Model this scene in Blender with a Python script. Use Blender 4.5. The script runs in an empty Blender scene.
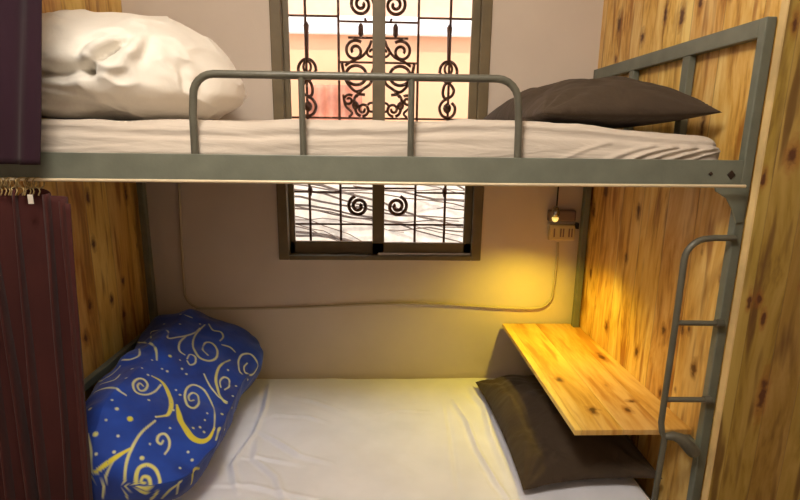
import bpy, math, random
import numpy as np
from mathutils import Vector, Matrix

PI = math.pi
SC = bpy.context.scene
COL = SC.collection
rng = np.random.RandomState(7)

# ------------------------------------------------------------------ helpers
def lin(h):
    h = h.lstrip('#')
    v = [int(h[i:i+2], 16)/255 for i in (0, 2, 4)]
    return tuple([(c/12.92 if c <= .04045 else ((c+.055)/1.055)**2.4) for c in v]) + (1,)

class MB:
    """collects geometry and links it as one mesh object"""
    def __init__(s): s.v = []; s.f = []; s.sm = []
    def add(s, verts, faces, smooth=False):
        o = len(s.v); s.v += [tuple(map(float, v)) for v in verts]
        s.f += [tuple(i+o for i in f) for f in faces]; s.sm += [smooth]*len(faces); return s
    def box(s, a, b):
        x0, y0, z0 = [min(a[i], b[i]) for i in range(3)]; x1, y1, z1 = [max(a[i], b[i]) for i in range(3)]
        return s.add([(x0,y0,z0),(x1,y0,z0),(x1,y1,z0),(x0,y1,z0),(x0,y0,z1),(x1,y0,z1),(x1,y1,z1),(x0,y1,z1)],
                     [(0,3,2,1),(4,5,6,7),(0,1,5,4),(1,2,6,5),(2,3,7,6),(3,0,4,7)])
    def prism(s, pts, axis, a, b):
        """polygon pts (2D in the other two axes) extruded along axis from a to b"""
        def mk(p, t):
            q = list(p); q.insert(axis, t); return q
        n = len(pts)
        v = [mk(p, a) for p in pts] + [mk(p, b) for p in pts]
        f = [tuple(range(n))[::-1], tuple(range(n, 2*n))] + [(i, (i+1) % n, n+(i+1) % n, n+i) for i in range(n)]
        return s.add(v, f)
    def tube(s, pts, r, n=10, closed=False):
        P = [Vector(p) for p in pts]; m = len(P)
        R = r if hasattr(r, '__len__') else [r]*m
        T = []
        for i in range(m):
            if closed: t = P[(i+1) % m]-P[i-1]
            else: t = P[min(i+1, m-1)]-P[max(i-1, 0)]
            T.append(t.normalized())
        up = Vector((0, 0, 1)) if abs(T[0].z) < .9 else Vector((0, 1, 0))
        u = (up - T[0]*up.dot(T[0])).normalized()
        V = []
        for i in range(m):
            u = (u - T[i]*u.dot(T[i])).normalized(); w = T[i].cross(u)
            for k in range(n):
                a = 2*PI*k/n
                V.append(P[i]+(u*math.cos(a)+w*math.sin(a))*R[i])
        F = []
        for i in range(m if closed else m-1):
            j = (i+1) % m
            for k in range(n):
                F.append((i*n+k, i*n+(k+1) % n, j*n+(k+1) % n, j*n+k))
        s.add(V, F, True)
        if not closed:
            s.add(V[:n], [tuple(range(n))[::-1]]); s.add(V[-n:], [tuple(range(n))])
        return s
    def lathe(s, prof, c, n=16, axis=2):
        V = []
        for r, h in prof:
            for k in range(n):
                a = 2*PI*k/n; p = [r*math.cos(a), r*math.sin(a)]; p.insert(axis, h)
                V.append((p[0]+c[0], p[1]+c[1], p[2]+c[2]))
        m = len(prof)
        F = [(i*n+k, i*n+(k+1) % n, (i+1)*n+(k+1) % n, (i+1)*n+k) for i in range(m-1) for k in range(n)]
        return s.add(V, F+[tuple(range(n))[::-1], tuple(range((m-1)*n, m*n))], True)
    def build(s, name, m, parent=None, bevel=0):
        me = bpy.data.meshes.new(name); me.from_pydata(s.v, [], s.f)
        me.polygons.foreach_set('use_smooth', s.sm)
        me.update()
        import bmesh
        bm = bmesh.new(); bm.from_mesh(me); bmesh.ops.recalc_face_normals(bm, faces=bm.faces); bm.to_mesh(me); bm.free()
        o = bpy.data.objects.new(name, me); COL.objects.link(o)
        if m: me.materials.append(m)
        if parent: o.parent = parent; o.matrix_parent_inverse = Matrix.Translation(parent.location).inverted()
        if bevel:
            b = o.modifiers.new('bevel', 'BEVEL'); b.width = bevel; b.segments = 2; b.limit_method = 'ANGLE'
        return o

def grid_mesh(name, V, nu, nv, m, parent=None, wrap_u=False, wrap_v=False):
    me = bpy.data.meshes.new(name)
    F = []
    for i in range(nu if wrap_u else nu-1):
        for j in range(nv if wrap_v else nv-1):
            F.append((i*nv+j, ((i+1) % nu)*nv+j, ((i+1) % nu)*nv+(j+1) % nv, i*nv+(j+1) % nv))
    me.from_pydata([tuple(v) for v in V.tolist()], [], F)
    me.polygons.foreach_set('use_smooth', [True]*len(F)); me.update()
    import bmesh
    bm = bmesh.new(); bm.from_mesh(me)
    bmesh.ops.remove_doubles(bm, verts=bm.verts, dist=1e-5)
    bmesh.ops.recalc_face_normals(bm, faces=bm.faces); bm.to_mesh(me); bm.free()
    o = bpy.data.objects.new(name, me); COL.objects.link(o)
    if m: me.materials.append(m)
    if parent: o.parent = parent; o.matrix_parent_inverse = Matrix.Translation(parent.location).inverted()
    return o

def thing(name, label, cat, loc=(0, 0, 0), group=None):
    o = bpy.data.objects.new(name, None); COL.objects.link(o); o.location = loc
    o.empty_display_size = .05
    return tag(o, label, cat, group)
def tag(o, label, cat, group=None, kind=None):
    o['label'] = label; o['category'] = cat
    if group: o['group'] = group
    if kind: o['kind'] = kind
    return o
def struct(o, label=None):
    o['kind'] = 'structure'
    if label: o['label'] = label
    return o

# value noise on arrays -------------------------------------------------
_tab = rng.rand(4096)
def _h(i, j, k):
    return _tab[(i*73856093 ^ j*19349663 ^ k*83492791) & 4095]
def vnoise(x, y, z):
    x, y, z = np.broadcast_arrays(x, y, z)
    xi = np.floor(x).astype(np.int64); yi = np.floor(y).astype(np.int64); zi = np.floor(z).astype(np.int64)
    fx, fy, fz = x-xi, y-yi, z-zi
    fx = fx*fx*fx*(fx*(fx*6-15)+10); fy = fy*fy*fy*(fy*(fy*6-15)+10); fz = fz*fz*fz*(fz*(fz*6-15)+10)
    r = 0
    for a in (0, 1):
        for b in (0, 1):
            for c in (0, 1):
                w = (fx if a else 1-fx)*(fy if b else 1-fy)*(fz if c else 1-fz)
                r = r+w*_h(xi+a, yi+b, zi+c)
    return r*2-1
def fbm(x, y, z, o=3):
    r = 0; a = 1
    for k in range(o):
        r = r+a*vnoise(x*2**k+k*7.3, y*2**k+3.1*k, z*2**k+k*1.7); a *= .5
    return r
def segd(px, pz, pts):
    """distance of points to a 2D polyline and position 0..1 along it"""
    best = np.full(np.shape(px), 1e9); tt = np.zeros(np.shape(px)); n = len(pts)-1
    for i in range(n):
        (ax, az), (bx, bz) = pts[i], pts[i+1]
        dx, dz = bx-ax, bz-az
        t = np.clip(((px-ax)*dx+(pz-az)*dz)/(dx*dx+dz*dz+1e-12), 0, 1)
        d = np.hypot(px-ax-t*dx, pz-az-t*dz)
        m = d < best; best = np.where(m, d, best); tt = np.where(m, (i+t)/n, tt)
    return best, tt
def crease(px, pz, pts, w, depth):
    d, t = segd(px, pz, pts)
    return depth*np.exp(-(d/w)**2)*np.sin(PI*np.clip(t, .03, .97))**.5

def smooth_pts(p, k=5):
    p = np.array(p, float)
    if len(p) < 3: return p
    out = []
    for i in range(len(p)-1):
        p0, p1, p2, p3 = p[max(i-1, 0)], p[i], p[i+1], p[min(i+2, len(p)-1)]
        for j in range(k):
            t = j/k
            out.append(.5*((2*p1)+(-p0+p2)*t+(2*p0-5*p1+4*p2-p3)*t*t+(-p0+3*p1-3*p2+p3)*t**3))
    out.append(p[-1]); return np.array(out)

# ------------------------------------------------------------------ materials
def newmat(name):
    m = bpy.data.materials.new(name); m.use_nodes = True
    nt = m.node_tree; b = nt.nodes['Principled BSDF']
    return m, nt, b
def N(nt, t, **kw):
    n = nt.nodes.new(t)
    for k, v in kw.items():
        if k.startswith('i_'): n.inputs[k[2:].replace('_', ' ')].default_value = v
        else: setattr(n, k, v)
    return n
def ramp(nt, src, stops):
    r = nt.nodes.new('ShaderNodeValToRGB')
    while len(r.color_ramp.elements) < len(stops): r.color_ramp.elements.new(.5)
    for e, (p, c) in zip(r.color_ramp.elements, stops):
        e.position = p; e.color = c
    nt.links.new(src, r.inputs[0]); return r
def simple(name, col, rough=.6, metal=0, var=.08, scale=8, bump=0, bscale=40, sheen=0, spec=.5):
    m, nt, b = newmat(name)
    c = lin(col) if isinstance(col, str) else col
    tc = N(nt, 'ShaderNodeTexCoord')
    n = N(nt, 'ShaderNodeTexNoise', i_Scale=scale, i_Detail=4.0)
    nt.links.new(tc.outputs['Object'], n.inputs['Vector'])
    lo = tuple(x*(1-var) for x in c[:3])+(1,); hi = tuple(min(1, x*(1+var)) for x in c[:3])+(1,)
    r = ramp(nt, n.outputs['Fac'], [(.3, lo), (.7, hi)])
    nt.links.new(r.outputs[0], b.inputs['Base Color'])
    b.inputs['Roughness'].default_value = rough; b.inputs['Metallic'].default_value = metal
    b.inputs['Specular IOR Level'].default_value = spec
    if sheen: b.inputs['Sheen Weight'].default_value = sheen
    if bump:
        n2 = N(nt, 'ShaderNodeTexNoise', i_Scale=bscale, i_Detail=6.0)
        nt.links.new(tc.outputs['Object'], n2.inputs['Vector'])
        bp = N(nt, 'ShaderNodeBump', i_Strength=bump, i_Distance=.01)
        nt.links.new(n2.outputs['Fac'], bp.inputs['Height']); nt.links.new(bp.outputs[0], b.inputs['Normal'])
    return m

def pine(name, axis, knots=(), plank=.115, base='c9963f', pale='dcb269', dark='a06c24', off=0.0, rough=.45, vert=2, seed=0, seam=.45, streak='9a5f22'):
    """planks laid side by side along `axis`, grain along `vert`; knots = (across, along, r_across, r_along)"""
    m, nt, b = newmat(name); L = nt.links.new
    tc = N(nt, 'ShaderNodeTexCoord'); sp = N(nt, 'ShaderNodeSeparateXYZ'); L(tc.outputs['Object'], sp.inputs[0])
    A = sp.outputs[axis]; Z = sp.outputs[vert]
    def math_(op, a, b_=None, c=None):
        n = nt.nodes.new('ShaderNodeMath'); n.operation = op
        for i, v in enumerate((a, b_, c)):
            if v is None: continue
            if isinstance(v, (int, float)): n.inputs[i].default_value = v
            else: L(v, n.inputs[i])
        return n.outputs[0]
    s = math_('MULTIPLY', math_('ADD', A, off+10), 1/plank)
    idx = math_('FLOOR', s); fr = math_('FRACT', s)
    wn = N(nt, 'ShaderNodeTexWhiteNoise', noise_dimensions='1D'); L(math_('ADD', idx, seed*3.7), wn.inputs['W'])
    # grain coordinates: long along the plank, shifted plank by plank
    cx = nt.nodes.new('ShaderNodeCombineXYZ')
    L(math_('MULTIPLY', A, 1.0), cx.inputs[0]); L(math_('MULTIPLY', idx, 3.3), cx.inputs[1]); L(math_('MULTIPLY', Z, .13), cx.inputs[2])
    # bend grain round the knots
    warp = N(nt, 'ShaderNodeTexNoise', i_Scale=3.0, i_Detail=2.0)
    cz = nt.nodes.new('ShaderNodeCombineXYZ'); L(math_('MULTIPLY', A, 1.0), cz.inputs[0]); L(math_('MULTIPLY', Z, .45), cz.inputs[1]); L(idx, cz.inputs[2])
    L(cz.outputs[0], warp.inputs['Vector'])
    va = nt.nodes.new('ShaderNodeVectorMath'); va.operation = 'MULTIPLY_ADD'
    L(warp.outputs['Color'], va.inputs[0]); va.inputs[1].default_value = (.13, .13, .13); L(cx.outputs[0], va.inputs[2])
    g1 = N(nt, 'ShaderNodeTexNoise', i_Scale=16.0, i_Detail=3.0, i_Roughness=.55); L(va.outputs[0], g1.inputs['Vector'])
    g2 = N(nt, 'ShaderNodeTexNoise', i_Scale=70.0, i_Detail=3.0, i_Roughness=.6); L(va.outputs[0], g2.inputs['Vector'])
    g = math_('ADD', math_('MULTIPLY', g1.outputs['Fac'], .66), math_('MULTIPLY', g2.outputs['Fac'], .34))
    r = ramp(nt, g, [(.36, lin(dark)), (.46, lin(base)), (.60, lin(pale))])
    col = r.outputs[0]
    def mix(c1, c2, f):
        n = nt.nodes.new('ShaderNodeMix'); n.data_type = 'RGBA'
        if isinstance(f, float): n.inputs[0].default_value = f
        else: L(f, n.inputs[0])
        L(c1, n.inputs[6]) if not isinstance(c1, tuple) else setattr(n.inputs[6], 'default_value', c1)
        L(c2, n.inputs[7]) if not isinstance(c2, tuple) else setattr(n.inputs[7], 'default_value', c2)
        return n.outputs[2]
    hs = nt.nodes.new('ShaderNodeHueSaturation'); L(col, hs.inputs['Color'])
    L(math_('ADD', math_('MULTIPLY', wn.outputs['Value'], .20), .90), hs.inputs['Value'])
    L(math_('ADD', math_('MULTIPLY', wn.outputs['Value'], .02), .49), hs.inputs['Hue'])
    col = hs.outputs[0]
    # long dark sap streaks
    st = N(nt, 'ShaderNodeTexNoise', i_Scale=9.0, i_Detail=2.0)
    cs = nt.nodes.new('ShaderNodeCombineXYZ'); L(math_('MULTIPLY', A, 3.2), cs.inputs[0]); L(math_('MULTIPLY', Z, .35), cs.inputs[1]); L(math_('MULTIPLY', idx, 5.1), cs.inputs[2])
    L(cs.outputs[0], st.inputs['Vector'])
    sf = math_('SMOOTH_MIN', math_('MAXIMUM', math_('MULTIPLY', math_('SUBTRACT', st.outputs['Fac'], .565), 6.5), 0.0), .8, .1)
    col = mix(col, lin(streak), sf)
    # knots
    dn = N(nt, 'ShaderNodeTexNoise', i_Scale=48.0, i_Detail=3.0); L(tc.outputs['Object'], dn.inputs['Vector'])
    wob = math_('MULTIPLY', math_('SUBTRACT', dn.outputs['Fac'], .5), 2.2)
    for (ka, kz, ra, rz) in knots:
        da = math_('DIVIDE', math_('SUBTRACT', A, ka), ra); dz = math_('DIVIDE', math_('SUBTRACT', Z, kz), rz)
        d = math_('ADD', math_('SQRT', math_('ADD', math_('MULTIPLY', da, da), math_('MULTIPLY', dz, dz))), wob)
        core = ramp(nt, d, [(0.45, (.9, .9, .9, 1)), (1.0, (0, 0, 0, 1))])
        halo = ramp(nt, d, [(1.0, (.55, .55, .55, 1)), (2.3 if ra < 0 else 2.3, (0, 0, 0, 1))])
        halo.color_ramp.elements[0].position = .5; halo.color_ramp.elements[1].position = 1.0
        # ramp clamps at 1: rescale the distance for the halo
        L(math_('MULTIPLY', d, .45), halo.inputs[0])
        col = mix(col, lin('8a4f1c'), halo.outputs[0]); col = mix(col, lin('4a1d0e'), core.outputs[0])
        L(math_('MULTIPLY', d, .85), core.inputs[0])
    # small scattered knots
    vo = N(nt, 'ShaderNodeTexVoronoi', i_Scale=4.6, i_Randomness=1.0)
    cv = nt.nodes.new('ShaderNodeCombineXYZ'); L(math_('MULTIPLY', A, 1.5), cv.inputs[0]); L(math_('ADD', math_('MULTIPLY', Z, .8), seed*1.37), cv.inputs[1]); L(vo.inputs['Vector'].default_value if False else math_('MULTIPLY', idx, .0), cv.inputs[2])
    L(cv.outputs[0], vo.inputs['Vector'])
    kv = ramp(nt, math_('ADD', vo.outputs['Distance'], math_('MULTIPLY', wob, .05)), [(.004, (.7, .7, .7, 1)), (.055, (0, 0, 0, 1))])
    col = mix(col, lin('6a3214'), kv.outputs[0])
    # seams
    e = math_('MINIMUM', fr, math_('SUBTRACT', 1.0, fr))
    sm = ramp(nt, e, [(.0, (1, 1, 1, 1)), (.018, (0, 0, 0, 1))])
    col = mix(col, lin('52300f'), math_('MULTIPLY', sm.outputs[0], seam))
    L(col, b.inputs['Base Color']); b.inputs['Roughness'].default_value = rough
    bp = N(nt, 'ShaderNodeBump', i_Strength=.35, i_Distance=.004)
    L(math_('SUBTRACT', math_('MULTIPLY', g, .5), sm.outputs[0]), bp.inputs['Height']); L(bp.outputs[0], b.inputs['Normal'])
    return m

def cloth(name, col, rough=.85, var=.06, weave=900, bump=.15, sheen=.2, wr=.25, wscale=(9, 9, 9)):
    m, nt, b = newmat(name); L = nt.links.new
    c = lin(col)
    tc = N(nt, 'ShaderNodeTexCoord')
    n = N(nt, 'ShaderNodeTexNoise', i_Scale=5.0, i_Detail=3.0); L(tc.outputs['Object'], n.inputs['Vector'])
    r = ramp(nt, n.outputs['Fac'], [(.3, tuple(x*(1-var) for x in c[:3])+(1,)), (.7, tuple(min(1, x*(1+var)) for x in c[:3])+(1,))])
    L(r.outputs[0], b.inputs['Base Color'])
    b.inputs['Roughness'].default_value = rough; b.inputs['Sheen Weight'].default_value = sheen
    b.inputs['Specular IOR Level'].default_value = .25
    mp = N(nt, 'ShaderNodeMapping'); mp.inputs['Scale'].default_value = wscale; L(tc.outputs['Object'], mp.inputs[0])
    n2 = N(nt, 'ShaderNodeTexNoise', i_Scale=1.0, i_Detail=5.0, i_Roughness=.5, i_Distortion=.6); L(mp.outputs[0], n2.inputs['Vector'])
    n3 = N(nt, 'ShaderNodeTexNoise', i_Scale=float(weave), i_Detail=1.0); L(tc.outputs['Object'], n3.inputs['Vector'])
    b1 = N(nt, 'ShaderNodeBump', i_Strength=wr, i_Distance=.03); L(n2.outputs['Fac'], b1.inputs['Height'])
    b2 = N(nt, 'ShaderNodeBump', i_Strength=bump, i_Distance=.001); L(n3.outputs['Fac'], b2.inputs['Height']); L(b1.outputs[0], b2.inputs['Normal'])
    L(b2.outputs[0], b.inputs['Normal'])
    return m

M = {}
M['plaster'] = simple('plaster', 'd2c5b8', .85, var=.05, scale=2.5, bump=.12, bscale=25)
M['ceiling'] = simple('ceiling_paint', 'd8d0c4', .9)
M['tile'] = simple('floor_tile', '8d7c68', .4)
M['steel'] = simple('grey_green_painted_steel', '6c7063', .40, var=.14, scale=14, bump=.05, bscale=120)
M['steel_dark'] = simple('worn_grey_tube', '5a584c', .4, var=.16, scale=20, bump=.08, bscale=150)
M['rust'] = simple('rusty_bolt', '3a2b22', .6, metal=.4)
M['chrome'] = simple('chrome', 'b8b4ae', .22, metal=1, var=.03)
M['rod'] = simple('rod_metal', 'd8c8a8', .35, metal=.2, var=.05)
M['iron'] = simple('wrought_iron', '5a3a28', .55, metal=.2, var=.2, scale=20)
M['frame'] = simple('brown_window_timber', '6a5c40', .5, var=.15, scale=10, bump=.1, bscale=60)
M['sheet'] = cloth('white_sheet', 'e3e5f0', wr=.12, wscale=(5, 7, 5))
M['sheet_up'] = cloth('mattress_sheet', 'c6baac', wr=.35, wscale=(4, 8, 26))
M['duvet'] = cloth('white_duvet', 'eee8dd', wr=.3, wscale=(6, 6, 8))
M['brown'] = cloth('dark_brown_cotton', '43372b', wr=.6, var=.12, wscale=(7, 7, 7), sheen=.05)
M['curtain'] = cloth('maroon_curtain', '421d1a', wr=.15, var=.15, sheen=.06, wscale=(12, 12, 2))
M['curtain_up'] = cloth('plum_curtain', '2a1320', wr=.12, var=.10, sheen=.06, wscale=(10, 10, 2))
M['box'] = simple('mauve_plastic', '7c6660', .5)
M['cream'] = simple('cream_plastic', 'c9b98e', .45)
M['black'] = simple('black_plastic', '231d18', .5)
M['white'] = simple('white_plastic', 'd9d2c4', .5)
M['cable'] = simple('painted_cable', 'b3a58e', .6)
M['ring'] = simple('tarnished_brass', '9a8458', .4, metal=.6, var=.3, scale=60)
M['board'] = simple('plywood', '8a6a40', .7, var=.15)
M['ext_orange'] = simple('orange_render', 'd6a078', .9, var=.08, scale=1.2)
M['ext_white'] = simple('white_render', 'f4ece0', .9, var=.04, scale=1.5)
M['ext_pink'] = simple('pink_render', 'd9ab8d', .9)
M['ext_tile'] = simple('salmon_cloth', 'b8775c', .9, var=.25, scale=9)
M['ext_cream'] = simple('pale_wall', 'd6c6b2', .9, var=.28, scale=7)
M['bark'] = simple('grey_branch', '65554a', .9, var=.2, scale=20)
m, nt, b = newmat('window_glass')
b.inputs['Base Color'].default_value = (1, 1, 1, 1); b.inputs['Roughness'].default_value = 0
b.inputs['Transmission Weight'].default_value = 1; b.inputs['IOR'].default_value = 1.0
b.inputs['Specular IOR Level'].default_value = .5
M['glass'] = m
m, nt, b = newmat('bulb_glow')
b.inputs['Base Color'].default_value = lin('fff0c8'); b.inputs['Emission Color'].default_value = (1, .72, .18, 1); b.inputs['Emission Strength'].default_value = 1
M['glow'] = m
m, nt, b = newmat('ceiling_lamp_glow')
b.inputs['Emission Color'].default_value = (1, .85, .66, 1); b.inputs['Emission Strength'].default_value = 4
M['glow2'] = m

# pine panels: knots placed (across, up, half width, half height)
KN_R = [(.86, 2.07, .016, .03), (.66, 1.98, .012, .02), (.52, 2.03, .010, .03), (.965, 1.38, .016, .05), (.90, 1.02, .010, .02), (.55, 1.35, .010, .02), (.12, .92, .009, .02), (.05, 1.7, .009, .02), (.93, 1.30, .012, .03), (.20, 1.02, .010, .016), (.17, 1.03, .007, .012), (.70, .84, .012, .018), (.83, 1.41, .016, .035), (.30, .98, .010, .012),
        (.45, .83, .010, .018), (.33, 2.02, .010, .020), (.42, 2.0, .012, .03), (.20, 2.02, .012, .02), (.24, 1.66, .010, .03), (.60, 1.16, .010, .02),
        (.86, 1.93, .010, .014), (.10, 2.06, .012, .015), (.06, 1.22, .008, .015), (.27, .76, .010, .014), (.24, .765, .009, .014)]
M['pine_r'] = pine('pine_right_wall', 1, KN_R, plank=.155, off=.02, seed=1, base='d9a954', pale='eccb80', dark='a97630')
KN_L = [(.62, 1.20, .010, .018), (.70, .95, .010, .018), (.80, 1.00, .010, .018), (.55, .98, .012, .022), (.90, 1.36, .010, .03), (.62, 1.38, .010, .02),
        (.78, .86, .010, .018), (.5, .87, .010, .02), (.45, 2.05, .012, .02)]
M['pine_l'] = pine('pine_left_wall', 1, KN_L, plank=.15, off=.05, seed=2, base='d2a24c', pale='e4bd6c', dark='a87a32')
KN_F = [(1.010, 1.575, .012, .026), (.990, 1.205, .007, .014), (.948, 1.52, .006, .02), (1.085, 1.335, .006, .010), (1.10, 1.34, .005, .010), (1.105, 1.25, .010, .020),
        (1.045, .93, .010, .050), (1.01, 1.15, .006, .018), (.965, 1.20, .006, .02), (.962, 1.88, .007, .02), (.955, 1.99, .012, .010), (1.16, 1.62, .01, .02), (1.2, 1.1, .01, .03)]
M['pine_f'] = pine('pine_front_boards', 0, KN_F, streak='5e3d18', plank=.085, off=-.006, seed=5, base='94752f', pale='a88846', dark='70501f')
M['pine_edge'] = simple('pale_pine_edge', 'cdb27c', .6, var=.25, scale=6)
KN_S = [(.67, .36, .013, .02), (.86, .30, .012, .016), (.80, .55, .010, .016), (.82, .16, .012, .012), (.90, .62, .014, .014)]
M['pine_s'] = pine('pine_shelf_board', 0, [(.665, .42, .011, .014), (.82, .20, .010, .016), (.70, .20, .012, .018), (.86, .26, .014, .008), (.91, .62, .010, .03)], plank=.13, off=.04, vert=1, seed=9, seam=.2, streak='b0752c', base='d3a552', pale='e3bf76', dark='bd8c3b', rough=.4)

# ------------------------------------------------------------------ the room
WY = 1.027                      # face of the window wall
WX0, WX1, WZ0, WZ1 = -.478, .468, 1.045, 2.36
b = MB()
b.box((-2.3, WY, 0), (WX0, WY+.16, 2.9)); b.box((WX1, WY, 0), (2.3, WY+.16, 2.9))
b.box((WX0, WY, 0), (WX1, WY+.16, WZ0)); b.box((WX0, WY, WZ1), (WX1, WY+.16, 2.9))
struct(b.build('wall_back', M['plaster']))
RX, LX = .954, -1.092
struct(MB().prism([(.970, -.041), (.990, -.041), (RX+.02, WY), (RX-.004, WY)], 2, 0, 2.9).build('wall_right', M['pine_r']))
struct(MB().box((LX-.02, -.03, 0), (LX, WY, 2.9)).build('wall_left', M['pine_l']))
struct(MB().box((.941, -.062, 0), (2.3, -.041, 2.9)).build('trim_1', M['pine_f']), 'knotty pine boards facing the room at the bed foot')
struct(MB().box((.937, -.062, 0), (.941, -.041, 2.9)).build('trim_3', M['pine_edge']))
struct(MB().box((-2.3, -.062, 0), (-1.09, -.032, 2.9)).build('trim_2', M['pine_f']))
struct(MB().box((-2.3, -2.5, -.05), (2.3, WY+.16, 0)).build('floor', M['tile']))
struct(MB().box((-2.3, -2.5, 2.9), (2.3, WY+.16, 3.0)).build('ceiling', M['ceiling']))
struct(MB().box((-2.4, -2.5, 0), (-2.3, WY+.16, 2.9)).build('wall_outer_left', M['plaster']))
struct(MB().box((2.3, -2.5, 0), (2.4, WY+.16, 2.9)).build('wall_outer_right', M['plaster']))
struct(MB().box((-2.3, -2.6, 0), (2.3, -2.5, 2.9)).build('wall_front', M['plaster']))

# ------------------------------------------------------------------ window
win = bpy.data.objects.new('window_1', None); COL.objects.link(win); win.location = (-.01, WY, WZ0); struct(win, 'brown framed window with two sashes')
b = MB(); t = .040
t = .046
b.box((WX0, WY-.012, WZ0), (WX0+t, WY+.10, WZ1)).box((WX1-t, WY-.012, WZ0), (WX1, WY+.10, WZ1))
b.box((WX0+t, WY-.012, WZ0), (WX1-t, WY+.10, WZ0+.022)).box((WX0+t, WY-.012, WZ1-t), (WX1-t, WY+.10, WZ1))
b.build('window_frame', M['frame'], win, bevel=.004)
MX = -.016
for (x0, x1, yy) in ((WX0+t, MX+.028, WY+.035), (MX-.028, WX1-t, WY+.012)):
    b = MB(); s = .024; s2 = .036; zb = WZ0+.022
    b.box((x0, yy, zb), (x0+(s if x0 < -.2 else .056), yy+.02, WZ1-t)).box((x1-(s2 if x1 > .2 else .056), yy, zb), (x1, yy+.02, WZ1-t))
    b.box((x0, yy, zb), (x1, yy+.02, zb+.058)).box((x0, yy, WZ1-t-.04), (x1, yy+.02, WZ1-t))
    sa = b.build('sash', M['frame'], win, bevel=.002)
    pane = MB().box((x0+.02, yy+.008, zb+.03), (x1-.02, yy+.012, WZ1-t-.03)).build('glass_pane', M['glass'], sa)
MB().box((MX, WY+.001, WZ0+.024), (WX1-t, WY+.011, WZ0+.034)).build('sill_track', M['chrome'], win)

# wrought iron grille outside the panes
GY = 1.135; GC = -.020
gr = thing('window_grille', 'dark wrought iron grille of scrolls and bars outside the window panes', 'grille', (GC, GY, WZ0+.02))
def G(x, z, y=GY): return (GC+x, y, z)
for x in (-.325, -.178, 0, .181, .325):
    w = .0055
    MB().box((GC+x-w, GY-.004, WZ0), (GC+x+w, GY+.004, WZ1)).build('vertical_bar', M['iron'], gr)
for z, xa, xb in ((2.132, -.44, -.172), (2.132, .176, .45), (2.112, -.172, .176), (2.045, -.135, .135), (1.94, -.172, .176), (1.695, -.44, .45), (1.60, -.44, .45),
                  (1.352, -.44, -.172), (1.352, .176, .45), (1.372, -.172, .176), (1.197, -.44, .45), (1.095, -.44, .45), (2.27, -.44, .45)):
    MB().box((GC+xa, GY-.008, z-.0045), (GC+xb, GY-.002, z+.0045)).build('horizontal_bar', M['iron'], gr)
def spiral(cx, cz, r0, r1, a0, turns, n=44):
    return [G(cx+(r0+(r1-r0)*i/n)*math.cos(a0+turns*2*PI*i/n), cz+(r0+(r1-r0)*i/n)*math.sin(a0+turns*2*PI*i/n)) for i in range(n+1)]
def ring(cx, cz, rx, rz=None, n=28):
    rz = rz or rx
    return [G(cx+rx*math.cos(2*PI*i/n), cz+rz*math.sin(2*PI*i/n)) for i in range(n)]
def scroll(pts, r=.006, closed=False, name='scroll'):
    r *= 1.18
    if not closed and len(pts) < 20: pts = [tuple(p) for p in smooth_pts(pts, 5)]
    MB().tube(pts, r, 7, closed).build(name, M['iron'], gr)
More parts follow.
